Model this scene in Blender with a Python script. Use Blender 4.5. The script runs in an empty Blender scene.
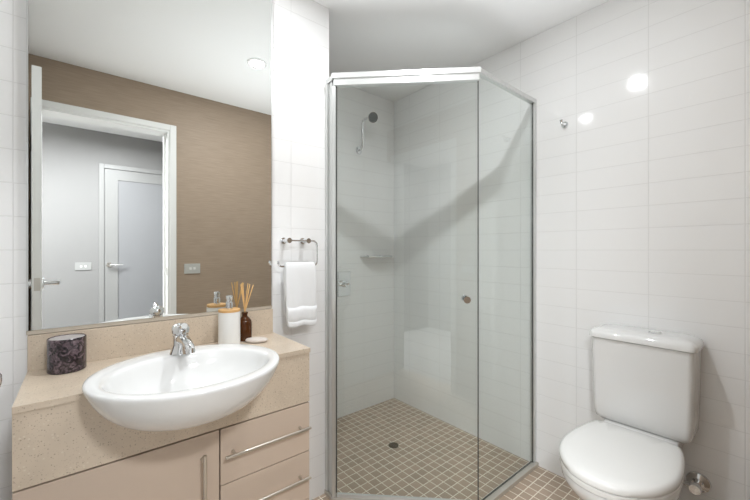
import bpy, bmesh, math, random
from mathutils import Vector, Matrix
random.seed(7)
R = math.radians
S = bpy.context.scene
C = S.collection

# ---------------- camera, world, exposure, lights ----------------
cam_d = bpy.data.cameras.new('camera')
cam_d.sensor_width = 36; cam_d.lens = 36 * 354.1 / 750
cam_d.clip_start = 0.01
cam = bpy.data.objects.new('camera', cam_d); C.objects.link(cam)
cam.location = (0, 0, 1.2); cam.rotation_euler = (R(90), 0, R(-39.8))
S.camera = cam
S.view_settings.view_transform = 'Standard'
S.view_settings.look = 'None'
S.view_settings.gamma = 1.0
S.view_settings.exposure = 1.12
w = bpy.data.worlds.new('world'); S.world = w; w.use_nodes = True
w.node_tree.nodes['Background'].inputs[0].default_value = (1, 1, 1, 1)
w.node_tree.nodes['Background'].inputs[1].default_value = 0.2

CEIL = 2.4
def lamp(name, loc, size, power, col=(0.95, 0.975, 1.0)):
    d = bpy.data.lights.new(name, 'AREA'); d.shape = 'DISK'; d.size = size; d.spread = R(180)
    d.energy = power; d.color = col
    o = bpy.data.objects.new(name, d); C.objects.link(o); o.location = loc
    return o
DOWN = [(0.872, 0.741), (0.41, 1.235)]
L1 = lamp('downlight_bulb', (DOWN[0][0], DOWN[0][1], CEIL - 0.010), 0.06, 4.7)
L2 = lamp('downlight_bulb', (DOWN[1][0], DOWN[1][1], CEIL - 0.010), 0.06, 1.5)
L3 = lamp('hall_fill', (0.25, -0.95, 2.365), 0.30, 19, (0.93, 0.965, 1.0))  # added out of view, fills the bathroom through the doorway
L4 = lamp('hall_fill', (-0.90, -0.565, 2.365), 0.75, 62, (0.93, 0.965, 1.0))  # added out of view to brighten toilet and shower through the doorway
# added mid-room fill aimed up to brighten the ceiling, no fixture there
fd = bpy.data.lights.new('ceiling_fill', 'SPOT'); fd.energy = 41; fd.spot_size = R(78); fd.spot_blend = 1.0; fd.shadow_soft_size = 0.55; fd.color = (0.90, 0.955, 1.0)
fill_spot = bpy.data.objects.new('ceiling_fill', fd); C.objects.link(fill_spot)
fill_spot.location = (1.10, 0.68, 0.85); fill_spot.rotation_euler = (R(180), 0, 0)

# ---------------- materials ----------------
def mat(name, col, rough=0.5, metal=0.0, spec=0.5, coat=0.0, trans=0.0, ior=1.45):
    m = bpy.data.materials.new(name); m.use_nodes = True
    b = m.node_tree.nodes['Principled BSDF']
    b.inputs['Base Color'].default_value = (*col, 1)
    b.inputs['Roughness'].default_value = rough
    b.inputs['Metallic'].default_value = metal
    b.inputs['Specular IOR Level'].default_value = spec
    b.inputs['Coat Weight'].default_value = coat
    b.inputs['Transmission Weight'].default_value = trans
    b.inputs['IOR'].default_value = ior
    return m
def N(m, t, **kw):
    n = m.node_tree.nodes.new(t)
    for k, v in kw.items(): setattr(n, k, v)
    return n
def LK(m, a, b): m.node_tree.links.new(a, b)
def bsdf(m): return m.node_tree.nodes['Principled BSDF']
def noise_bump(m, scale=60, strength=0.1, dist=0.001, detail=3, stretch=None):
    tc = N(m, 'ShaderNodeTexCoord'); no = N(m, 'ShaderNodeTexNoise')
    no.inputs['Scale'].default_value = scale; no.inputs['Detail'].default_value = detail
    if stretch:
        mp = N(m, 'ShaderNodeMapping'); mp.inputs['Scale'].default_value = stretch
        LK(m, tc.outputs['Object'], mp.inputs[0]); LK(m, mp.outputs[0], no.inputs['Vector'])
    else: LK(m, tc.outputs['Object'], no.inputs['Vector'])
    bu = N(m, 'ShaderNodeBump'); bu.inputs['Strength'].default_value = strength
    bu.inputs['Distance'].default_value = dist
    LK(m, no.outputs[0], bu.inputs['Height']); LK(m, bu.outputs[0], bsdf(m).inputs['Normal'])
    return no

def tile_mat(name, axis, off, bw, rh, mortar, col1, col2, grout, rough, bump=0.6, dist=0.0015, wav=0.0012, zoff=0.0, smooth=0.3):
    """grid tiles; axis = which world axis runs along the rows ('X' or 'Y'), rows stack in Z, or 'F' for floors"""
    m = mat(name, col1, rough)
    tc = N(m, 'ShaderNodeTexCoord'); sp = N(m, 'ShaderNodeSeparateXYZ'); cb = N(m, 'ShaderNodeCombineXYZ')
    LK(m, tc.outputs['Object'], sp.inputs[0])
    a, b_ = {'X': ('X', 'Z'), 'Y': ('Y', 'Z'), 'F': ('X', 'Y')}[axis]
    def add(src, o):
        n = N(m, 'ShaderNodeMath', operation='ADD'); n.inputs[1].default_value = o
        LK(m, src, n.inputs[0]); return n.outputs[0]
    LK(m, add(sp.outputs[a], -off + bw * 40), cb.inputs[0]); LK(m, add(sp.outputs[b_], -zoff + rh * 40), cb.inputs[1])
    br = N(m, 'ShaderNodeTexBrick'); br.offset = 0.0; br.squash = 1.0
    br.inputs['Scale'].default_value = 1.0; br.inputs['Brick Width'].default_value = bw
    br.inputs['Row Height'].default_value = rh; br.inputs['Mortar Size'].default_value = mortar
    br.inputs['Mortar Smooth'].default_value = smooth; br.inputs['Bias'].default_value = 0.0
    br.inputs['Color1'].default_value = (*col1, 1); br.inputs['Color2'].default_value = (*col2, 1)
    br.inputs['Mortar'].default_value = (*grout, 1)
    LK(m, cb.outputs[0], br.inputs['Vector'])
    LK(m, br.outputs['Color'], bsdf(m).inputs['Base Color'])
    inv = N(m, 'ShaderNodeMath', operation='SUBTRACT'); inv.inputs[0].default_value = 1.0
    LK(m, br.outputs['Fac'], inv.inputs[1])
    bu = N(m, 'ShaderNodeBump'); bu.inputs['Strength'].default_value = bump; bu.inputs['Distance'].default_value = dist
    LK(m, inv.outputs[0], bu.inputs['Height'])
    no = N(m, 'ShaderNodeTexNoise'); no.inputs['Scale'].default_value = 7.0; no.inputs['Detail'].default_value = 1.0
    LK(m, tc.outputs['Object'], no.inputs['Vector'])
    b2 = N(m, 'ShaderNodeBump'); b2.inputs['Strength'].default_value = 1.0; b2.inputs['Distance'].default_value = wav
    LK(m, no.outputs[0], b2.inputs['Height']); LK(m, bu.outputs[0], b2.inputs['Normal'])
    LK(m, b2.outputs[0], bsdf(m).inputs['Normal'])
    return m, br

WT = (0.89, 0.89, 0.885)
tile_left, _ = tile_mat('white wall tile left', 'X', -0.153, 0.3, 0.1, 0.0012, WT, WT, (0.78, 0.78, 0.77), 0.08)
tile_right, _ = tile_mat('white wall tile right', 'Y', 0.1346, 0.3, 0.1, 0.0012, WT, WT, (0.78, 0.78, 0.77), 0.08)
FT1, FT2 = (0.52, 0.395, 0.30), (0.43, 0.335, 0.25)
tile_floor, fbr = tile_mat('brown mosaic floor', 'F', 0.945, 0.05, 0.05, 0.0025, FT1, FT2, (0.88, 0.82, 0.70), 0.4, 0.5, 0.001, 0.0003, 0.981, 0.1)
# tone variation from chip to chip
white_paint = mat('white ceiling paint', (0.88, 0.88, 0.875), 0.7)
hall_paint = mat('darkened white hall paint', (0.215, 0.21, 0.205), 0.6)  # white paint darkened to offset the strong hall light
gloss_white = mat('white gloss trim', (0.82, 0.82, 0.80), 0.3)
hall_carpet = mat('hall carpet', (0.45, 0.44, 0.42), 0.9); noise_bump(hall_carpet, 400, 0.5, 0.003)
mirror_m = mat('mirror glass', (0.90, 0.915, 0.90), 0.0, 1.0)
chrome = mat('chrome', (0.78, 0.79, 0.80), 0.08, 1.0)
satin = mat('brushed steel', (0.62, 0.59, 0.54), 0.28, 1.0)
alu = mat('bright aluminium', (0.70, 0.71, 0.70), 0.3, 0.6)
dark_seal = mat('dark rubber seal', (0.07, 0.07, 0.065), 0.5)
dark_gap = mat('dark recess', (0.05, 0.035, 0.025), 0.8)
ceramic = mat('white ceramic', (0.77, 0.77, 0.76), 0.08, 0, 0.5, 0.3)
plastic_white = mat('white plastic', (0.83, 0.83, 0.81), 0.25)
laminate = mat('taupe laminate', (0.57, 0.46, 0.37), 0.38)
amber = mat('amber glass', (0.065, 0.020, 0.004), 0.06, 0, 0.35, 0.1)
bamboo = mat('bamboo', (0.62, 0.36, 0.14), 0.5)
reed_m = mat('reed', (0.72, 0.46, 0.20), 0.7)
pebble_m = mat('pale soap', (0.66, 0.60, 0.55), 0.45)
nickel = mat('switch metal', (0.60, 0.60, 0.57), 0.35, 0.6)
wax = mat('silver grey lid', (0.50, 0.48, 0.49), 0.25, 0.3)
hall_door_m = mat('darkened white door paint', (0.25, 0.247, 0.24), 0.4)  # white door paint darkened so the hall light does not clip
frost = mat('darkened frosted pane', (0.225, 0.225, 0.23), 0.35)  # pane darkened along with the hall door
grey_shower = mat('dark nozzle rubber', (0.10, 0.11, 0.11), 0.4, 0.2)
brown_drain = mat('bronze drain', (0.10, 0.08, 0.05), 0.45, 0.5)
towel_m = mat('white terry cotton', (0.86, 0.87, 0.88), 0.95, 0, 0.2); noise_bump(towel_m, 500, 0.7, 0.002, 4)
bsdf(towel_m).inputs['Sheen Weight'].default_value = 0.3

# taupe wall: fine horizontal streaks
taupe = mat('taupe textured wall', (0.30, 0.23, 0.17), 0.55)
def streaks(m):
    tc = N(m, 'ShaderNodeTexCoord'); mp = N(m, 'ShaderNodeMapping'); mp.inputs['Scale'].default_value = (5, 1, 90)
    no = N(m, 'ShaderNodeTexNoise'); no.inputs['Scale'].default_value = 1.6; no.inputs['Detail'].default_value = 4
    LK(m, tc.outputs['Object'], mp.inputs[0]); LK(m, mp.outputs[0], no.inputs['Vector'])
    cr = N(m, 'ShaderNodeValToRGB'); cr.color_ramp.elements[0].position = 0.3; cr.color_ramp.elements[1].position = 0.7
    cr.color_ramp.elements[0].color = (0.33, 0.252, 0.185, 1); cr.color_ramp.elements[1].color = (0.40, 0.308, 0.228, 1)
    LK(m, no.outputs[0], cr.inputs[0]); LK(m, cr.outputs[0], bsdf(m).inputs['Base Color'])
    bu = N(m, 'ShaderNodeBump'); bu.inputs['Strength'].default_value = 0.5; bu.inputs['Distance'].default_value = 0.002
    LK(m, no.outputs[0], bu.inputs['Height']); LK(m, bu.outputs[0], bsdf(m).inputs['Normal'])
streaks(taupe)

def stone_mat(name, base, rough):
    m = mat(name, base, rough)
    tc = N(m, 'ShaderNodeTexCoord')
    cur = None
    no = N(m, 'ShaderNodeTexNoise'); no.inputs['Scale'].default_value = 9; no.inputs['Detail'].default_value = 5
    LK(m, tc.outputs['Object'], no.inputs['Vector'])
    cr = N(m, 'ShaderNodeValToRGB'); cr.color_ramp.elements[0].position = 0.3; cr.color_ramp.elements[1].position = 0.75
    cr.color_ramp.elements[0].color = tuple(c * 0.92 for c in base) + (1,); cr.color_ramp.elements[1].color = tuple(c * 1.08 for c in base) + (1,)
    LK(m, no.outputs[0], cr.inputs[0]); cur = cr.outputs[0]
    for sc, th, col in ((170, 0.17, (0.20, 0.14, 0.09)), (120, 0.16, (0.72, 0.66, 0.55)), (320, 0.20, (0.30, 0.21, 0.15))):
        vo = N(m, 'ShaderNodeTexVoronoi'); vo.inputs['Scale'].default_value = sc
        LK(m, tc.outputs['Object'], vo.inputs['Vector'])
        # keep only some cells: compare the cell colour
        sp = N(m, 'ShaderNodeSeparateColor'); LK(m, vo.outputs['Color'], sp.inputs[0])
        g = N(m, 'ShaderNodeMath', operation='GREATER_THAN'); g.inputs[1].default_value = 0.78; LK(m, sp.outputs[0], g.inputs[0])
        l = N(m, 'ShaderNodeMath', operation='LESS_THAN'); l.inputs[1].default_value = th * 1.7; LK(m, vo.outputs['Distance'], l.inputs[0])
        mu = N(m, 'ShaderNodeMath', operation='MULTIPLY'); LK(m, g.outputs[0], mu.inputs[0]); LK(m, l.outputs[0], mu.inputs[1])
        m2 = N(m, 'ShaderNodeMath', operation='MULTIPLY'); LK(m, mu.outputs[0], m2.inputs[0]); m2.inputs[1].default_value = 0.45
        mx = N(m, 'ShaderNodeMix', data_type='RGBA'); mx.inputs['B'].default_value = (*col, 1)
        LK(m, m2.outputs[0], mx.inputs['Factor']); LK(m, cur, mx.inputs['A']); cur = mx.outputs['Result']
    LK(m, cur, bsdf(m).inputs['Base Color'])
    return m
stone = stone_mat('speckled beige stone', (0.61, 0.51, 0.40), 0.3)

def marbled():
    m = mat('dark marbled glass', (0.05, 0.04, 0.05), 0.2, 0, 0.5, 0.3)
    tc = N(m, 'ShaderNodeTexCoord'); vo = N(m, 'ShaderNodeTexNoise')
    vo.inputs['Scale'].default_value = 60; vo.inputs['Detail'].default_value = 6; vo.inputs['Distortion'].default_value = 1.5
    LK(m, tc.outputs['Object'], vo.inputs['Vector'])
    cr = N(m, 'ShaderNodeValToRGB')
    cr.color_ramp.elements[0].position = 0.45; cr.color_ramp.elements[0].color = (0.018, 0.013, 0.016, 1)
    cr.color_ramp.elements[1].position = 0.68; cr.color_ramp.elements[1].color = (0.17, 0.12, 0.14, 1)
    LK(m, vo.outputs[0], cr.inputs[0]); LK(m, cr.outputs[0], bsdf(m).inputs['Base Color'])
    return m
marble_dark = marbled()

def glass_mat(name, tint, refl=1.0):
    m = bpy.data.materials.new(name); m.use_nodes = True; nt = m.node_tree; nt.nodes.clear()
    out = nt.nodes.new('ShaderNodeOutputMaterial'); tr = nt.nodes.new('ShaderNodeBsdfTransparent'); gl = nt.nodes.new('ShaderNodeBsdfGlossy')
    lw = nt.nodes.new('ShaderNodeLayerWeight'); pw = nt.nodes.new('ShaderNodeMath'); pw.operation = 'POWER'; pw.inputs[1].default_value = 5.0
    fr = nt.nodes.new('ShaderNodeMath'); fr.operation = 'MULTIPLY_ADD'; fr.inputs[1].default_value = 0.96; fr.inputs[2].default_value = 0.04
    nt.links.new(lw.outputs['Facing'], pw.inputs[0]); nt.links.new(pw.outputs[0], fr.inputs[0])
    mx = nt.nodes.new('ShaderNodeMixShader')
    tr.inputs[0].default_value = (*tint, 1); gl.inputs['Roughness'].default_value = 0.0; gl.inputs[0].default_value = (refl, refl, refl, 1)
    nt.links.new(fr.outputs[0], mx.inputs[0]); nt.links.new(tr.outputs[0], mx.inputs[1]); nt.links.new(gl.outputs[0], mx.inputs[2])
    nt.links.new(mx.outputs[0], out.inputs[0]); return m
glass = glass_mat('clear shower glass', (0.978, 0.997, 0.989))
glass_edge = mat('green glass edge', (0.10, 0.14, 0.12), 0.2)

def emis(name, col, s):
    m = bpy.data.materials.new(name); m.use_nodes = True; nt = m.node_tree; nt.nodes.clear()
    o = nt.nodes.new('ShaderNodeOutputMaterial'); e = nt.nodes.new('ShaderNodeEmission')
    e.inputs[0].default_value = (*col, 1); e.inputs[1].default_value = s; nt.links.new(e.outputs[0], o.inputs[0]); return m
lens_m = emis('downlight lens', (1, 0.98, 0.95), 8)
oyster_m = emis('lit diffuser', (1, 0.98, 0.95), 2.5)

# ---------------- mesh helpers ----------------
def box(bm, x0, x1, y0, y1, z0, z1, bev=0.0, seg=2):
    r = bmesh.ops.create_cube(bm, size=1.0); vs = r['verts']
    for v in vs:
        v.co = Vector(((x0 + x1) / 2 + v.co.x * (x1 - x0), (y0 + y1) / 2 + v.co.y * (y1 - y0), (z0 + z1) / 2 + v.co.z * (z1 - z0)))
    if bev > 0:
        es = {e for v in vs for e in v.link_edges}
        bmesh.ops.bevel(bm, geom=list(es), offset=bev, segments=seg, profile=0.6, affect='EDGES')
    return bm
def cyl(bm, p0, p1, r0, r1=None, seg=24, cap=True):
    p0 = Vector(p0); p1 = Vector(p1); r1 = r0 if r1 is None else r1
    d = p1 - p0; q = d.to_track_quat('Z', 'Y').to_matrix().to_4x4()
    M = Matrix.Translation((p0 + p1) / 2) @ q
    bmesh.ops.create_cone(bm, cap_ends=cap, segments=seg, radius1=r0, radius2=r1, depth=d.length, matrix=M)
    return bm
def tube(bm, pts, r, seg=12):
    """round tube through the points"""
    pts = [Vector(p) for p in pts]; rings = []
    up = None
    for i, p in enumerate(pts):
        if i == 0: t = pts[1] - p
        elif i == len(pts) - 1: t = p - pts[i - 1]
        else: t = (pts[i + 1] - p).normalized() + (p - pts[i - 1]).normalized()
        t.normalize()
        if up is None:
            up = t.orthogonal().normalized()
        else:
            up = (up - t * up.dot(t)).normalized()
        s = t.cross(up)
        rr = r[i] if isinstance(r, (list, tuple)) else r
        rings.append([bm.verts.new(p + (up * math.cos(2 * math.pi * k / seg) + s * math.sin(2 * math.pi * k / seg)) * rr) for k in range(seg)])
    for a, b in zip(rings, rings[1:]):
        for k in range(seg):
            bm.faces.new((a[k], a[(k + 1) % seg], b[(k + 1) % seg], b[k]))
    bm.faces.new(rings[0]); bm.faces.new(rings[-1])
    return bm
def arc(c, r, a0, a1, n, plane='XZ'):
    o = []
    for i in range(n + 1):
        a = R(a0 + (a1 - a0) * i / n); u, v = r * math.cos(a), r * math.sin(a)
        o.append(Vector(c) + (Vector((u, 0, v)) if plane == 'XZ' else Vector((0, u, v)) if plane == 'YZ' else Vector((u, v, 0))))
    return o
def loft(bm, rings, close0=True, close1=True):
    V = [[bm.verts.new(p) for p in rg] for rg in rings]
    n = len(V[0])
    for a, b in zip(V, V[1:]):
        for k in range(n): bm.faces.new((a[k], a[(k + 1) % n], b[(k + 1) % n], b[k]))
    if close0: bm.faces.new(V[0])
    if close1: bm.faces.new(V[-1])
    return bm
def lathe(bm, c, prof, seg=32):
    rings = [[Vector((c[0] + r * math.cos(2 * math.pi * k / seg), c[1] + r * math.sin(2 * math.pi * k / seg), c[2] + z)) for k in range(seg)] for r, z in prof]
    return loft(bm, rings)
def prism(bm, pts, vec):
    a = [bm.verts.new(p) for p in pts]; b = [bm.verts.new(Vector(p) + Vector(vec)) for p in pts]
    n = len(a); bm.faces.new(a); bm.faces.new(b)
    for k in range(n): bm.faces.new((a[k], a[(k + 1) % n], b[(k + 1) % n], b[k]))
    return bm
def obj(name, bm, m, parent=None, smooth=False, sub=0, angle=35):
    bmesh.ops.recalc_face_normals(bm, faces=bm.faces[:])
    me = bpy.data.meshes.new(name); bm.to_mesh(me); bm.free()
    me.materials.append(m)
    if smooth:
        for p in me.polygons: p.use_smooth = True
        if sub == 0:
            try: me.set_sharp_from_angle(angle=R(angle))
            except Exception: pass
    o = bpy.data.objects.new(name, me); C.objects.link(o)
    if parent is not None:
        o.parent = parent      # part meshes are built in world coordinates
        o.matrix_parent_inverse = Matrix.Translation(parent.location).inverted()
    if sub:
        s = o.modifiers.new('subd', 'SUBSURF'); s.levels = sub; s.render_levels = sub
    return o
def BM(): return bmesh.new()
def thing(name, label, cat, loc=(0, 0, 0), group=None, kind=None):
    o = bpy.data.objects.new(name, None); C.objects.link(o); o.location = loc; o.empty_display_size = 0.05
    return tag(o, label, cat, group, kind)
def tag(o, label=None, cat=None, group=None, kind=None):
    if label: o['label'] = label
    if cat: o['category'] = cat
    if group: o['group'] = group
    if kind: o['kind'] = kind
    return o
def struct(name, bm, m, label, cat, smooth=False):
    return tag(obj(name, bm, m, None, smooth), label, cat, None, 'structure')

MW = 1.5        # tiled face of the mirror wall
TW = 1.957      # tiled face of the toilet wall
SW = 2.107       # tiled face of the shower recess
FW = -0.045     # bathroom face of the taupe wall
FB = -0.165
PE = 0.952      # end of the pier
NW = -0.30      # near side wall
OL, OR_, OT = -0.190, 0.515, 2.09   # doorway opening

# ---------------- setting ----------------
struct('floor', box(BM(), NW - 0.1, TW + 0.1, FB, SW + 0.1, -0.1, 0), tile_floor, 'brown square mosaic tiled bathroom floor with pale grout', 'floor')
struct('wall_left', box(BM(), NW - 0.1, PE, MW, SW + 0.1, 0, CEIL), tile_left, 'white tiled wall behind mirror and vanity', 'wall')
struct('wall_rear', box(BM(), PE, TW + 0.1, SW, SW + 0.1, 0, CEIL), tile_left, 'white tiled wall of shower recess carrying shower head', 'wall')
struct('wall_right', box(BM(), TW, TW + 0.1, FB, SW, 0, CEIL), tile_right, 'white tiled wall behind toilet', 'wall')
struct('wall_side', box(BM(), NW - 0.1, NW, FB, MW, 0, CEIL), tile_right, 'white tiled side wall behind open door', 'wall')
b = BM()
box(b, NW, OL, FB, FW, 0, CEIL); box(b, OR_, TW, FB, FW, 0, CEIL); box(b, OL, OR_, FB, FW, OT, CEIL)
struct('wall_front', b, taupe, 'taupe streaked wall around doorway, seen in mirror', 'wall')
struct('ceiling', box(BM(), NW - 0.1, TW + 0.1, FB, SW + 0.1, CEIL, CEIL + 0.08), white_paint, 'plain white bathroom ceiling', 'ceiling')
HV = -1.83
struct('floor_hall', box(BM(), -1.3, 2.1, HV, FB, -0.1, 0), hall_carpet, 'grey hall floor beyond doorway', 'floor')
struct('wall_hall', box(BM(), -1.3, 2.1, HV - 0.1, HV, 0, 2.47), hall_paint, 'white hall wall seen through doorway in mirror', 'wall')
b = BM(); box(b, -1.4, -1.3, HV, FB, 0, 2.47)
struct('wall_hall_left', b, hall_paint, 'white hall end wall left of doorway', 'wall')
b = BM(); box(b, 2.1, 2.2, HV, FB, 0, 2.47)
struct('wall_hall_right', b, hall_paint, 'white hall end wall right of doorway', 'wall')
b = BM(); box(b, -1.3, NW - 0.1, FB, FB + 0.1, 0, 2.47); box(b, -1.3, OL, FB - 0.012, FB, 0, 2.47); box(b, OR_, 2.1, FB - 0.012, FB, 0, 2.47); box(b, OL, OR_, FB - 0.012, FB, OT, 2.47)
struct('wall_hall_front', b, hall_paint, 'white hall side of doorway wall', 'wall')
struct('ceiling_hall', box(BM(), -1.4, 2.2, HV - 0.1, FB, 2.47, 2.55), white_paint, 'white hall ceiling', 'ceiling')
# door lining and architrave
t = thing('trim_1', 'white architrave and lining of bathroom doorway in mirror', 'door frame', (OL, FW, 0), None, 'structure')
aw = 0.042
b = BM()
box(b, OL - aw, OL, FW, FW + 0.015, 0, OT + aw, 0.003); box(b, OR_, OR_ + aw, FW, FW + 0.015, 0, OT + aw, 0.003); box(b, OL, OR_, FW, FW + 0.015, OT, OT + aw, 0.003)
obj('architrave', b, gloss_white, t)
b = BM()
box(b, OR_ - 0.015, OR_, FB - 0.012, FW + 0.005, 0, OT); box(b, OL, OL + 0.001, FB - 0.012, FW, 0, OT); box(b, OL, OR_ - 0.015, FB - 0.012, FW + 0.005, OT - 0.015, OT)
box(b, OR_ - 0.027, OR_ - 0.015, FB + 0.01, FB + 0.05, 0, OT - 0.015)
obj('door_lining', b, gloss_white, t)
obj('strike_plate', box(BM(), OR_ - 0.017, OR_ - 0.0145, FW - 0.035, FW - 0.01, 1.01, 1.07, 0.001), satin, t)

# lever handle builder
def lever(parent, x, y, z, side, dirv, ext=0.0, name='door_handle'):
    """rose on a face whose normal is side*(1,0,0) or (0,side,0); lever along dirv"""
    b = BM(); n = Vector(side); p = Vector((x, y, z))
    cyl(b, p, p + n * 0.009, 0.026)
    cyl(b, p + n * 0.008, p + n * (0.045 + ext), 0.010)
    d = Vector(dirv)
    tube(b, [p + n * (0.040 + ext), p + n * (0.043 + ext) + d * 0.02, p + n * (0.046 + ext) + d * 0.06, p + n * (0.046 + ext) + d * 0.115], [0.0095, 0.009, 0.008, 0.0075])
    return obj(name, b, chrome, parent, True)
d1 = thing('door_1', 'open white bathroom door seen edge on at mirror left', 'door', (-0.17, FW, 0), None, 'structure')
obj('door_leaf', prism(BM(), [Vector((-0.172, 0.70, 0.01)), Vector((-0.1375, 0.70, 0.01)), Vector((-0.184, FW + 0.017, 0.01)), Vector((-0.2185, FW + 0.017, 0.01))], (0, 0, 2.045)), gloss_white, d1)
lever(d1, -0.141, 0.645, 1.04, (1, 0, 0), (0, -1, 0), 0.016)
lever(d1, -0.1755, 0.645, 1.04, (-1, 0, 0), (0, -1, 0))
obj('latch_plate', box(BM(), -0.164, -0.142, 0.70, 0.7015, 1.01, 1.07, 0.0005), satin, d1)
for z in (0.25, 1.05, 1.85):
    obj('hinge', cyl(BM(), (-0.224, FW + 0.024, z - 0.05), (-0.224, FW + 0.024, z + 0.05), 0.006), satin, d1, True)

# hall door
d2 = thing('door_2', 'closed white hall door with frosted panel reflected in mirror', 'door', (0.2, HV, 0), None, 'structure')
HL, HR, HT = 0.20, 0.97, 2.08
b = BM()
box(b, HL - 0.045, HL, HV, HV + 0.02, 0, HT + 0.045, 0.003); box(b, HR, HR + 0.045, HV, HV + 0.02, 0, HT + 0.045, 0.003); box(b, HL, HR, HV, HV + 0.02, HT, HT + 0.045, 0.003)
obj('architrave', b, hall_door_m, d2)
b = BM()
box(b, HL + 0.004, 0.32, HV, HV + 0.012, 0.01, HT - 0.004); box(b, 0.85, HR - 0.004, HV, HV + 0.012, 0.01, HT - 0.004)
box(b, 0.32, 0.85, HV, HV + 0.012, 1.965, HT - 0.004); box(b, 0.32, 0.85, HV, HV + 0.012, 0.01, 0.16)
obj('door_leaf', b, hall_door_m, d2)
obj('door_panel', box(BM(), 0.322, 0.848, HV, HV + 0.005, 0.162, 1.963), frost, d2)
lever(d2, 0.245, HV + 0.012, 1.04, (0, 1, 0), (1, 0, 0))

# ---------------- switch plates ----------------
s = thing('switch_plate', 'brushed grey double light switch on taupe wall in mirror', 'light switch', (0.667, FW, 1.056))
obj('plate', box(BM(), 0.611, 0.724, FW, FW + 0.008, 1.018, 1.094, 0.002), nickel, s)
for k in (-1, 1): obj('rocker', box(BM(), 0.667 + k * 0.014 - 0.009, 0.667 + k * 0.014 + 0.009, FW + 0.0075, FW + 0.013, 1.047, 1.067, 0.002), plastic_white, s)
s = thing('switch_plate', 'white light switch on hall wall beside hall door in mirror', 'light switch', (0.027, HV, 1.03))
obj('plate', box(BM(), -0.04, 0.093, HV, HV + 0.008, 0.99, 1.07, 0.002), mat('darkened switch plastic', (0.30, 0.30, 0.29), 0.4), s)  # white plate darkened to match the darkened hall wall
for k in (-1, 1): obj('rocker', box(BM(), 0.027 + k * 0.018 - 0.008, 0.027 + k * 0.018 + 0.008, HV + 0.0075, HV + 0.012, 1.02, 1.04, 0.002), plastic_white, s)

# ---------------- downlights ----------------
for (x, y), lab in zip(DOWN, ('round white lit ceiling downlight reflected in mirror', 'round white ceiling downlight above the basin')):
    d = thing('downlight', lab, 'ceiling light', (x, y, CEIL), 'ceiling downlights')
    b = BM(); prof = [(0.047, -0.0005), (0.060, -0.0005), (0.060, -0.005), (0.056, -0.008), (0.047, -0.008)]
    rings = [[Vector((x + r * math.cos(2 * math.pi * k / 32), y + r * math.sin(2 * math.pi * k / 32), CEIL + z)) for k in range(32)] for r, z in prof + prof[:1]]
    loft(b, rings, False, False)
    obj('trim_ring', b, plastic_white, d, True)
    obj('lens', cyl(BM(), (x, y, CEIL - 0.005), (x, y, CEIL - 0.0005), 0.047, seg=32), lens_m, d)
for (hx, hy, hr), lab in (((0.25, -0.95, 0.16), 'added round white fill lamp on hall ceiling facing the doorway'), ((-0.90, -0.565, 0.385), 'added wide round white fill lamp at far end of hall ceiling')):  # bodies of the added fill lamps, out of view
    hl = thing('hall_fill_lamp', lab, 'ceiling light', (hx, hy, 2.47), 'added hall fill lamps')
    obj('base_ring', lathe(BM(), (hx, hy, 2.37), [(hr * 1.1, 0.1), (hr * 1.1, 0.065), (hr, 0.06)]), plastic_white, hl, True)
    obj('diffuser', lathe(BM(), (hx, hy, 2.37), [(hr * .99, 0.062), (hr * .99, 0.02), (hr * .88, 0.0)]), oyster_m, hl, True)

# ---------------- mirror ----------------
mr = thing('mirror', 'large frameless wall mirror above the vanity', 'mirror', (0.26, MW, 0.945))
obj('mirror_glass', box(BM(), -0.119, 0.645, MW - 0.015, MW - 0.001, 0.957, CEIL - 0.002), mirror_m, mr)
obj('mirror_edge', box(BM(), -0.124, -0.1195, MW - 0.016, MW - 0.001, 0.957, CEIL - 0.002), alu, mr)
obj('mirror_edge', box(BM(), 0.6455, 0.650, MW - 0.016, MW - 0.001, 0.957, CEIL - 0.002), alu, mr)
obj('mirror_rail', box(BM(), -0.124, 0.650, MW - 0.013, MW - 0.001, 0.944, 0.957), mat('beige mirror ledge', (0.52, 0.46, 0.38), 0.4), mr)

# ---------------- vanity ----------------
VL, VR, VF, VT = -0.121, 0.658, 1.165, 0.836
BC = (0.2455, 1.106)             # basin centre
def ell(cx, cy, a, b_, z, n=64, p=2.0):
    o = []
    for k in range(n):
        th = 2 * math.pi * k / n; c, s_ = math.cos(th), math.sin(th)
        o.append(Vector((cx + a * math.copysign(abs(c) ** (2 / p), c), cy + b_ * math.copysign(abs(s_) ** (2 / p), s_), z)))
    return o
A, B = 0.243, 0.226
outer = [(A * .97, B * .965, 0.874), (A * .993, B * .99, 0.8725), (A, B, 0.867), (A * .99, B * .985, 0.858), (A * .955, B * .95, 0.838), (A * .895, B * .885, 0.811),
         (A * .80, B * .78, 0.784), (A * .66, B * .63, 0.757), (A * .44, B * .41, 0.738), (A * .17, B * .15, 0.731)]
def halfwidth(z, y):
    """half width of the bowl outside at height z on plane y"""
    for (a0, b0, z0), (a1, b1, z1) in zip(outer, outer[1:]):
        if z1 <= z <= z0:
            f = (z0 - z) / (z0 - z1); a = a0 + (a1 - a0) * f; b_ = b0 + (b1 - b0) * f
            q = 1 - ((y - BC[1]) / b_) ** 2
            return a * math.sqrt(q) if q > 0 else 0
    return 0
ct = thing('countertop', 'speckled beige stone vanity top with upstand and apron', 'countertop', (0.27, MW, VT))
ah, bh = A * .965, B * .96
th0 = math.asin((VF - BC[1]) / bh)
pts = [Vector((VL, VF, VT - 0.016)), Vector((VL, MW - 0.001, VT - 0.016)), Vector((VR, MW - 0.001, VT - 0.016)), Vector((VR, VF, VT - 0.016))]
n = 40
for i in range(n + 1):
    th = th0 + (math.pi - 2 * th0) * i / n
    pts.append(Vector((BC[0] + ah * math.cos(th), BC[1] + bh * math.sin(th), VT - 0.016)))
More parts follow.
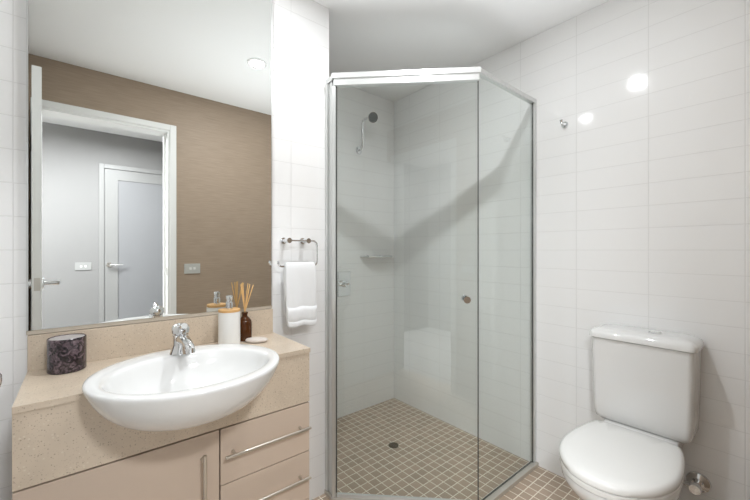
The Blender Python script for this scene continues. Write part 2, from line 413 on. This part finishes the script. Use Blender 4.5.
obj('stone_top', prism(BM(), pts, (0, 0, 0.016)), stone, ct)
obj('upstand', box(BM(), VL, VR - 0.008, MW - 0.021, MW - 0.001, VT, 0.942, 0.001), stone, ct)
# apron with the bowl cut-out
AF = VF + 0.004; zb = 0.6385
pts = [Vector((VL, AF, VT - 0.0165)), Vector((VL, AF, zb)), Vector((VR - 0.002, AF, zb)), Vector((VR - 0.002, AF, VT - 0.0165))]
zs = [VT - 0.0165 - i * (VT - 0.0165 - 0.747) / 14 for i in range(15)]
hw = [(halfwidth(z, AF), z) for z in zs]; hw = [(h, z) for h, z in hw if h > 0.004]
pts += [Vector((BC[0] + h, AF, z)) for h, z in hw] + [Vector((BC[0] - h, AF, z)) for h, z in reversed(hw)]
obj('stone_apron', prism(BM(), pts, (0, 0.018, 0)), stone, ct)

va = thing('vanity_cabinet', 'taupe bathroom vanity cabinet with door and steel handled drawers', 'cabinet', (0.27, 1.33, 0))
b = BM(); zc = 0.634
box(b, VL + 0.001, VL + 0.017, AF + 0.020, MW - 0.001, 0.10, zc); box(b, VR - 0.019, VR - 0.003, AF + 0.020, MW - 0.001, 0.10, zc)
box(b, VL + 0.017, VR - 0.019, AF + 0.020, MW - 0.001, 0.10, 0.116); box(b, VL + 0.017, VR - 0.019, MW - 0.012, MW - 0.001, 0.116, zc)
box(b, 0.330, 0.346, AF + 0.020, MW - 0.012, 0.116, zc)
# side panel runs up to the stone
box(b, VR - 0.019, VR - 0.003, AF + 0.020, MW - 0.001, zc, VT - 0.017); box(b, VL + 0.001, VL + 0.017, AF + 0.020, MW - 0.001, zc, VT - 0.017)
obj('carcass', b, laminate, va)
obj('shadow_lining', box(BM(), VL + 0.018, VR - 0.020, AF + 0.022, AF + 0.030, 0.117, zc), dark_gap, va)
obj('plinth', box(BM(), VL + 0.02, VR - 0.02, AF + 0.05, MW - 0.001, 0, 0.10), dark_gap, va)
def bar_handle(parent, p0, p1, off=0.030, r=0.0052):
    b = BM(); p0 = Vector(p0); p1 = Vector(p1); o = Vector((0, -off, 0))
    cyl(b, p0 + o, p1 + o, r, seg=16)
    d = (p1 - p0)
    for f in (0.10, 0.90): cyl(b, p0 + d * f, p0 + d * f + o, 0.0052, seg=12)
    return obj('bar_handle', b, satin, parent, True)
dr = obj('door', box(BM(), VL, 0.3365, AF, AF + 0.018, 0.105, 0.6335, 0.0012), laminate, va)
bar_handle(dr, (0.287, AF, 0.585), (0.287, AF, 0.365))
zz = [(0.4565, 0.6335), (0.279, 0.4535), (0.105, 0.276)]
for z0, z1 in zz:
    d = obj('drawer', box(BM(), 0.3405, VR - 0.002, AF, AF + 0.018, z0, z1, 0.0012), laminate, va)
    zh = z1 - 0.080
    bar_handle(d, (0.348, AF, zh), (0.645, AF, zh))

# basin
bs = thing('basin', 'oval white semi recessed ceramic basin set into vanity', 'basin', (BC[0], BC[1], 0.836))
ic = (BC[0], BC[1] - 0.022)
inner = [(0.020, 0.020, 0.768), (0.06, 0.045, 0.7685), (0.115, 0.085, 0.776), (0.160, 0.122, 0.796), (0.187, 0.145, 0.826), (0.199, 0.156, 0.856), (0.205, 0.161, 0.869), (0.211, 0.167, 0.8740)]
rings = [ell(ic[0], ic[1], a, b_, z) for a, b_, z in inner] + [ell(BC[0], BC[1], a, b_, z) for a, b_, z in outer]
obj('bowl', loft(BM(), rings), ceramic, bs, True, 1)
obj('drain', lathe(BM(), (ic[0], ic[1], 0.769), [(0.022, 0), (0.022, 0.003), (0.014, 0.004), (0.012, 0.001)]), chrome, bs, True)

# basin tap
tx, ty, tz = 0.246, 1.262, 0.8735
tp = thing('basin_tap', 'chrome single lever mixer tap on back rim of basin', 'tap', (tx, ty, tz))
b = BM(); lathe(b, (tx, ty, tz), [(0.031, 0), (0.030, 0.004), (0.0255, 0.014), (0.0215, 0.028), (0.0215, 0.050), (0.0225, 0.058), (0.019, 0.060)])
obj('tap_body', b, chrome, tp, True)
b = BM(); tube(b, [(tx, ty, tz + 0.044), (tx, ty - 0.035, tz + 0.050), (tx, ty - 0.075, tz + 0.052), (tx, ty - 0.115, tz + 0.046), (tx, ty - 0.132, tz + 0.036), (tx, ty - 0.134, tz + 0.028)], [0.017, 0.016, 0.0145, 0.0135, 0.013, 0.012], 16)
obj('spout', b, chrome, tp, True)
b = BM(); lathe(b, (tx, ty, tz), [(0.017, 0.0595), (0.017, 0.064), (0.0255, 0.065), (0.026, 0.080), (0.020, 0.090), (0.006, 0.094)])
tube(b, [(tx, ty - 0.008, tz + 0.080), (tx, ty - 0.035, tz + 0.088), (tx, ty - 0.055, tz + 0.094)], [0.013, 0.011, 0.009], 12)
obj('lever', b, chrome, tp, True)

# candle jar
jx, jy = -0.030, 1.424
j = thing('candle_jar', 'dark purple marbled candle jar with grey lid on vanity', 'candle jar', (jx, jy, VT))
obj('jar', lathe(BM(), (jx, jy, VT), [(0.043, 0.0), (0.046, 0.003), (0.046, 0.099), (0.0445, 0.1005), (0.043, 0.099), (0.043, 0.091)], 48), marble_dark, j, True)
obj('lid', lathe(BM(), (jx, jy, VT + 0.0915), [(0.0425, 0), (0.0425, 0.006), (0.041, 0.0075)], 48), wax, j, True)

# soap dispenser
sx, sy = 0.4415, 1.405
s = thing('soap_dispenser', 'white cylindrical soap dispenser with bamboo collar and clear pump', 'soap dispenser', (sx, sy, VT))
obj('bottle', lathe(BM(), (sx, sy, VT), [(0.038, 0), (0.0395, 0.002), (0.0395, 0.127), (0.038, 0.128)], 40), plastic_white, s, True)
obj('collar', lathe(BM(), (sx, sy, VT), [(0.0395, 0.1282), (0.0395, 0.136), (0.0385, 0.1375)], 40), bamboo, s, True)
b = BM(); lathe(b, (sx, sy, VT), [(0.013, 0.1376), (0.013, 0.163), (0.010, 0.166), (0.010, 0.176), (0.012, 0.178), (0.012, 0.188), (0.009, 0.190)], 20)
tube(b, [(sx, sy, VT + 0.183), (sx, sy - 0.016, VT + 0.184), (sx, sy - 0.026, VT + 0.179)], [0.006, 0.005, 0.004], 10)
obj('pump', b, chrome, s, True)

# reed diffuser
rx, ry = 0.512, 1.437
r = thing('reed_diffuser', 'small amber glass bottle holding wooden diffuser reeds', 'reed diffuser', (rx, ry, VT))
obj('bottle', lathe(BM(), (rx, ry, VT), [(0.024, 0), (0.027, 0.003), (0.027, 0.070), (0.025, 0.080), (0.017, 0.091), (0.0105, 0.096), (0.010, 0.106), (0.0125, 0.107), (0.0125, 0.113), (0.008, 0.1135)], 32), amber, r, True)
for dx, dy in ((-0.024, -0.010), (-0.006, 0.012), (0.010, -0.016), (0.028, 0.006), (-0.014, 0.010), (0.040, -0.010)):
    obj('reed', cyl(BM(), (rx - dx * .1, ry - dy * .1, VT + 0.10), (rx + dx * .8, ry + dy * .8, VT + 0.232 - abs(dx) * .25), 0.0021, seg=8), reed_m, r)
# soap
b = BM(); lathe(b, (0, 0, 0), [(0.020, 0), (0.031, 0.003), (0.035, 0.009), (0.031, 0.015), (0.018, 0.018)], 32)
for v in b.verts: v.co.x *= 1.25; v.co.y *= 0.72
bmesh.ops.rotate(b, verts=b.verts[:], cent=(0, 0, 0), matrix=Matrix.Rotation(R(-35), 3, 'Z'))
bmesh.ops.translate(b, verts=b.verts[:], vec=(0.536, 1.374, VT))
tag(obj('soap_bar', b, pebble_m, None, True), 'pale oval soap bar on counter beside amber bottle', 'soap')

# ---------------- towel rail and towel ----------------
ry_ = 1.440
tr = thing('towel_rail', 'chrome open ended towel rail on tiles beside mirror', 'towel rail', (0.76, MW, 1.24))
ps = [Vector((0.700, ry_, 1.242))] + [Vector((0.826, ry_, 1.242))]
ps += arc((0.826, ry_, 1.220), 0.022, 90, 0, 6)[1:] + arc((0.828, ry_, 1.148), 0.020, 0, -90, 6)
ps += [Vector((0.675, ry_, 1.128))] + arc((0.675, ry_, 1.146), 0.018, -90, -180, 6)[1:] + [Vector((0.657, ry_, 1.152))]
obj('rail', tube(BM(), ps, 0.0045, 10), chrome, tr, True)
for x in (0.707, 0.802):
    b = BM(); cyl(b, (x, MW - 0.001, 1.242), (x, MW - 0.008, 1.242), 0.014); cyl(b, (x, MW - 0.008, 1.242), (x, ry_ - 0.006, 1.242), 0.009, 0.0115)
    obj('wall_mount', b, chrome, tr, True)
# towel: a thick folded loop over the lower bar
b = BM()
prof = []      # (y offset, z) outside loop
zt = 1.128
front_b, back_b = 0.862, 0.905
def tw(off):   # loop at distance off from bar
    return [(-off, front_b), (-off - .002, 0.872), (-off - .002, 0.885), (-off + .003, 0.889), (-off - .002, 0.893), (-off - .004, 0.92), (-off - 0.004, 0.942), (-off + .003, 0.948), (-off, 0.954), (-off, 0.98), (-off, 1.04), (-off, 1.09), (-off * .95, 1.120), (-off * .7, zt + off * .75), (0, zt + off), (off * .7, zt + off * .75), (off, 1.110), (off, 1.06), (off, 0.99), (off, back_b)]
o_, i_ = tw(0.019), tw(0.0060)
loop = o_ + list(reversed(i_))
xs = [0.683 + (0.836 - 0.683) * k / 14 for k in range(15)]
rings = []
for k, x in enumerate(xs):
    f = k / 14
    rg = []
    for i, (dy, z) in enumerate(loop):
        hang = max(0, (1.12 - z)) / 0.26
        wv = 0.004 * math.sin(f * 7.5 + z * 9) * hang + 0.0025 * math.sin(f * 17 + 1 + z * 5) * hang
        out = i < len(o_) or i == len(loop) - 1
        yy = dy + (wv if dy < 0 else -wv * .5) * (1 if out else 0.4)
        if z < 0.955 and dy < 0: yy -= 0.004 * (1 if i < 7 else 0)
        narrow = 1 - 0.05 * hang + 0.02 * math.sin(z * 30)
        rg.append(Vector((0.7625 + (x - 0.7625) * narrow + 0.004 * hang, ry_ + yy, z - (0.006 * f + 0.004 * math.sin(f * 9)) * hang)))
    rings.append(rg)
loft(b, rings)
tow = obj('hand_towel', b, towel_m, None, True, 2)
tag(tow, 'folded white terry hand towel hanging over chrome rail', 'towel')

# ---------------- shower ----------------
HS = 2.038
PA, PB, PC = Vector((0.936, 1.429, 0)), Vector((1.419, 0.952, 0)), Vector((TW - 0.001, 0.952, 0))
sh = thing('shower_screen', 'angled corner shower screen with aluminium frame and clear glass', 'shower screen', (1.2, 1.2, 0))
def slab(bm, p, q, t0, t1, z0, z1):
    """box along p->q, spanning offsets t0..t1 on its left normal"""
    p = Vector(p); q = Vector(q); d = (q - p).normalized(); nn = Vector((-d.y, d.x, 0))
    pts = [p + nn * t0, q + nn * t0, q + nn * t1, p + nn * t1]
    return prism(bm, [Vector((v.x, v.y, z0)) for v in pts], (0, 0, z1 - z0))
dAB = (PB - PA).normalized()
# header over the door, two stacked profiles
b = BM(); slab(b, PA - dAB * 0.008, PB + dAB * 0.006, -0.022, 0.018, HS - 0.024, HS); slab(b, PA, PB, -0.015, 0.015, HS - 0.055, HS - 0.024)
obj('door_header', b, alu, sh)
b = BM(); slab(b, PB, PC, -0.012, 0.014, HS - 0.022, HS)
obj('side_header', b, alu, sh)
RP = Vector((0.941, MW - 0.001, 0))
b = BM(); slab(b, RP, PA, -0.010, 0.012, HS - 0.024, HS)
obj('return_header', b, alu, sh)
obj('wall_channel', box(BM(), 0.928, 0.951, MW - 0.022, MW - 0.001, 0.022, HS - 0.026), alu, sh)
b = BM(); slab(b, RP + Vector((0, -0.022, 0)), PA + Vector((0, 0.013, 0)), -0.005, 0.005, 0.022, HS - 0.026)
obj('return_panel', b, alu, sh)
b = BM(); slab(b, PA - dAB * 0.008, PA + dAB * 0.009, -0.012, 0.012, 0.022, HS - 0.056)
obj('corner_post', b, alu, sh)
obj('post_seal', slab(BM(), PA + dAB * 0.0095, PA + dAB * 0.0135, -0.004, 0.004, 0.04, HS - 0.056), dark_seal, sh)
obj('wall_channel', box(BM(), TW - 0.024, TW - 0.001, 0.941, 0.965, 0.022, HS - 0.023), alu, sh)
obj('side_seal', box(BM(), TW - 0.0265, TW - 0.0245, 0.948, 0.956, 0.022, HS - 0.023), dark_seal, sh)
b = BM(); slab(b, PB + Vector((0.004, 0, 0)), PC + Vector((-0.028, 0, 0)), -0.003, 0.003, 0.022, HS - 0.023)
obj('fixed_panel', b, glass, sh)
obj('panel_seal', slab(BM(), PB + Vector((0.004, 0, 0)), PC + Vector((-0.028, 0, 0)), 0.0035, 0.0065, 0.0205, 0.027), dark_seal, sh)
dg = obj('door_panel', slab(BM(), PA + dAB * 0.015, PB - dAB * 0.006, -0.003, 0.003, 0.036, HS - 0.056), glass, sh)
obj('bottom_rail', slab(BM(), PA + dAB * 0.015, PB - dAB * 0.004, -0.007, 0.007, 0.021, 0.0355), alu, dg)
obj('meeting_seal', slab(BM(), PB - dAB * 0.0055, PB - dAB * 0.0015, -0.004, 0.004, 0.022, HS - 0.057), dark_seal, dg)
b = BM()
slab(b, PA - dAB * 0.01, PB, -0.022, 0.018, 0.0005, 0.020); slab(b, PB, PC, -0.024, 0.010, 0.0005, 0.020); slab(b, RP, PA, -0.016, 0.016, 0.0005, 0.020)
obj('sill', b, mat('champagne sill', (0.60, 0.565, 0.51), 0.35, 0.4), sh)
# door knob
tk = 0.257; dk = Vector((0.64 + 0.768 * tk, 0.768 - 0.64 * tk, 0))
nn = Vector((-dAB.y, dAB.x, 0)); 
lam = (PA.dot(nn)) / dk.dot(nn); kp = dk * lam; kz = 1.2 - 49 / 354.1 * lam
b = BM()
for sgn in (-1, 1):
    p = Vector((kp.x, kp.y, kz)) + nn * sgn * 0.003
    cyl(b, p, p + nn * sgn * 0.012, 0.008, 0.008, 16); cyl(b, p + nn * sgn * 0.012, p + nn * sgn * 0.030, 0.013, 0.016, 24)
obj('door_knob', b, chrome, dg, True)

# shower head
ux = 1.597
s = thing('wall_shower', 'small round chrome shower head on upright wall arm', 'shower head', (ux, SW, 1.943))
b = BM(); cyl(b, (ux, SW - 0.001, 1.943), (ux, SW - 0.010, 1.943), 0.029, 0.026); obj('wall_flange', b, chrome, s, True)
b = BM(); tube(b, [(ux, SW - 0.008, 1.943), (ux, SW - 0.03, 1.943), (ux, SW - 0.042, 1.955), (ux, SW - 0.046, 1.99), (ux, SW - 0.050, 2.12), (ux, SW - 0.056, 2.150), (ux, SW - 0.075, 2.158), (ux, SW - 0.135, 2.150)], 0.0085)
obj('arm', b, chrome, s, True)
hd = Vector((-0.25, -0.86, -0.30)).normalized(); hp = Vector((ux, SW - 0.133, 2.150))
b = BM(); cyl(b, hp, hp + hd * 0.020, 0.013, 0.016); cyl(b, hp + hd * 0.020, hp + hd * 0.050, 0.016, 0.036, 32); cyl(b, hp + hd * 0.050, hp + hd * 0.062, 0.036, 0.036, 32)
obj('shower_head', b, chrome, s, True)
obj('spray_face', cyl(BM(), hp + hd * 0.0621, hp + hd * 0.065, 0.0335, seg=32), grey_shower, s)
# mixer
mx_, mz = 1.462, 0.956
s = thing('shower_mixer', 'square chrome shower mixer plate with lever on recess wall', 'shower mixer', (mx_, SW, mz))
obj('plate', box(BM(), mx_ - 0.055, mx_ + 0.055, SW - 0.008, SW - 0.001, mz - 0.088, mz + 0.088, 0.002), chrome, s)
b = BM(); cyl(b, (mx_, SW - 0.008, mz), (mx_, SW - 0.05, mz), 0.024, 0.022); tube(b, [(mx_, SW - 0.042, mz), (mx_ - 0.004, SW - 0.062, mz + 0.004), (mx_ - 0.012, SW - 0.078, mz + 0.006)], [0.009, 0.0075, 0.006])
obj('lever', b, chrome, s, True)
# soap shelf: half oval chrome-rimmed tray
s = thing('soap_shelf', 'oval chrome wire soap shelf on shower recess wall', 'shelf', (1.74, SW, 1.15))
cx = 1.752; rim = [Vector((cx + 0.145 * math.cos(a), SW - 0.006 - 0.112 * max(0, math.sin(a)) ** 0.8, 1.152)) for a in [math.pi * i / 28 for i in range(29)]]
b = BM(); tube(b, rim, 0.0045, 8); tube(b, [rim[0], rim[-1]], 0.004, 8); obj('rim', b, chrome, s, True)
obj('tray', prism(BM(), [p + Vector((0, 0, -0.012)) + (Vector((cx, SW - 0.05, 1.152)) - p) * 0.04 * (p.y < SW - 0.007) for p in rim], (0, 0, 0.004)), satin, s)
b = BM()
for i in range(-5, 6):
    x = cx + i * 0.021; yy = SW - 0.006 - 0.112 * (1 - ((x - cx) / 0.145) ** 2) ** 0.4
    tube(b, [(x, SW - 0.006, 1.151), (x, SW - 0.012, 1.143), (x, yy + 0.008, 1.143), (x, yy, 1.151)], 0.0022, 6)
obj('wires', b, chrome, s, True)
for x in (1.68, 1.80): obj('wall_mount', cyl(BM(), (x, SW - 0.001, 1.152), (x, SW - 0.009, 1.152), 0.010), chrome, s, True)
# floor drain
dx, dy = 1.50, 1.50
td = (393.5 - 375) / 354.1; Zd = 1.2 * 354.1 / 195.5; dx, dy = (0.64 + 0.768 * td) * Zd, (0.768 - 0.64 * td) * Zd
s = thing('floor_drain', 'small round dark floor drain in shower tiles', 'drain', (dx, dy, 0))
obj('grate_ring', lathe(BM(), (dx, dy, 0.0005), [(0.031, 0), (0.031, 0.003), (0.026, 0.0035), (0.026, 0.002)], 28), brown_drain, s, True)
b = BM()
for i in range(-2, 3): box(b, dx - 0.024 * (1 - abs(i) * .12), dx + 0.024 * (1 - abs(i) * .12), dy + i * 0.010 - 0.003, dy + i * 0.010 + 0.003, 0.0027, 0.0038)
obj('grate_bars', b, brown_drain, s)

# robe hook
s = thing('robe_hook', 'small chrome robe hook on tiled wall above toilet', 'hook', (TW, 0.79, 1.857))
b = BM(); cyl(b, (TW - 0.001, 0.79, 1.857), (TW - 0.007, 0.79, 1.857), 0.017, 0.016); obj('wall_plate', b, chrome, s, True)
b = BM(); tube(b, [(TW - 0.006, 0.79, 1.857), (TW - 0.030, 0.79, 1.853), (TW - 0.042, 0.79, 1.862), (TW - 0.046, 0.79, 1.874)], [0.006, 0.006, 0.0065, 0.008]); obj('peg', b, chrome, s, True)

# ---------------- toilet ----------------
vc = 0.433; CF = 1.79
to = thing('toilet', 'white close coupled toilet with closed lid against tiled wall', 'toilet', (1.6, vc, 0))
def rrect(x0, x1, y0, y1, z, r, n=6):
    o = []
    for cx_, cy_, a0 in ((x1 - r, y1 - r, 0), (x0 + r, y1 - r, 90), (x0 + r, y0 + r, 180), (x1 - r, y0 + r, 270)):
        for i in range(n + 1):
            a = R(a0 + 90 * i / n); o.append(Vector((cx_ + r * math.cos(a), cy_ + r * math.sin(a), z)))
    return o
cb_ = TW - 0.002
rings = []
for z, ins in ((0.444, 0.030), (0.447, 0.018), (0.455, 0.008), (0.470, 0.003), (0.52, 0.0), (0.65, -0.003), (0.806, -0.006)):
    hw_ = 0.172 - ins; fx = CF + ins * 0.8
    rings.append(rrect(fx, cb_, vc - hw_, vc + hw_, z, 0.022))
obj('cistern', loft(BM(), rings), ceramic, to, True)
rings = []
for z, ins in ((0.8085, 0.004), (0.811, 0.0), (0.826, 0.0), (0.838, 0.006), (0.845, 0.018), (0.849, 0.040), (0.850, 0.07)):
    rings.append(rrect(CF - 0.014 + ins, cb_ - min(ins * .6, .01), vc - 0.186 + ins, vc + 0.186 - ins, z, max(0.024 - ins * .2, 0.01)))
lidc = obj('cistern_lid', loft(BM(), rings), ceramic, to, True)
obj('button_ring', lathe(BM(), (1.868, 0.392, 0.8495), [(0.024, 0), (0.024, 0.003), (0.020, 0.004)], 28), chrome, lidc, True)
for k in (-1, 1): obj('flush_button', box(BM(), 1.868 - 0.013, 1.868 + 0.013, 0.392 + k * 0.008 - 0.0065, 0.392 + k * 0.008 + 0.0065, 0.8532, 0.8562, 0.001), plastic_white, lidc)
def egg(z, s=1.0, ub=1.760, uc=1.525, af=0.235, ab=0.37, hb=0.180, n=56, back=None, sy=None):
    o = []
    for k in range(n):
        th = 2 * math.pi * k / n; c, s_ = math.cos(th), math.sin(th)
        x = uc + (ab if c > 0 else af) * s * c; y = vc + hb * (sy or s) * (math.copysign(abs(s_) ** 0.85, s_) if c > 0 else s_)
        o.append(Vector((min(x, ub - (1 - s) * 0.03), y, z)))
    return o
# seat and lid
obj('seat', loft(BM(), [egg(0.402, 0.985), egg(0.404, 1.0), egg(0.418, 1.0), egg(0.421, 0.985)]), plastic_white, to, True)
obj('seat_lid', loft(BM(), [egg(0.4235, 0.985), egg(0.426, 1.005), egg(0.440, 1.005), egg(0.449, 0.975), egg(0.453, 0.93), egg(0.455, 0.80), egg(0.456, 0.5)]), plastic_white, to, True, 0, 60)
for k in (-1, 1): obj('hinge', cyl(BM(), (1.768, vc + k * 0.075 - 0.018, 0.433), (1.768, vc + k * 0.075 + 0.018, 0.433), 0.010, seg=16), plastic_white, to, True)
# pan
b = BM()
rings = [egg(0.3995, 0.90), egg(0.400, 0.955), egg(0.394, 0.975), egg(0.372, 0.97), egg(0.345, 0.93, uc=1.535), egg(0.30, 0.83, uc=1.56), egg(0.24, 0.70, uc=1.60),
         egg(0.17, 0.60, uc=1.63), egg(0.10, 0.56, uc=1.64), egg(0.03, 0.58, uc=1.64), egg(0.0005, 0.60, uc=1.64)]
loft(b, rings)
obj('pan', b, ceramic, to, True, 0, 60)
b = BM()
loft(b, [rrect(1.66, cb_, vc - 0.09, vc + 0.09, 0.0005, 0.02), rrect(1.66, cb_, vc - 0.09, vc + 0.09, 0.25, 0.02), rrect(1.70, cb_, vc - 0.115, vc + 0.115, 0.36, 0.03), rrect(1.762, cb_, vc - 0.13, vc + 0.13, 0.42, 0.03), rrect(1.785, cb_, vc - 0.13, vc + 0.13, 0.4435, 0.03)])
obj('trapway', b, ceramic, to, True, 0, 60)

# stop valve
wx, wy, wz = TW, 0.268, 0.245
s = thing('stop_valve', 'chrome water stop valve with round flange beside toilet', 'valve', (wx, wy, wz))
b = BM(); cyl(b, (wx - 0.001, wy, wz), (wx - 0.006, wy, wz), 0.040, 0.038, 32); cyl(b, (wx - 0.006, wy, wz), (wx - 0.018, wy, wz), 0.036, 0.020, 32)
obj('flange', b, chrome, s, True)
b = BM(); cyl(b, (wx - 0.016, wy, wz), (wx - 0.06, wy, wz), 0.012); cyl(b, (wx - 0.048, wy, wz), (wx - 0.048, wy + 0.04, wz), 0.010); cyl(b, (wx - 0.06, wy, wz), (wx - 0.078, wy, wz), 0.020, 0.018, 20)
obj('valve_body', b, chrome, s, True)
b = BM(); tube(b, [(wx - 0.048, wy + 0.038, wz), (wx - 0.048, wy + 0.06, wz + 0.004), (wx - 0.05, wy + 0.075, wz + 0.03), (wx - 0.055, wy + 0.078, wz + 0.10), (wx - 0.06, wy + 0.066, wz + 0.16), (wx - 0.06, wy + 0.060, wz + 0.197)], 0.006, 10)
obj('supply_hose', b, satin, s, True)
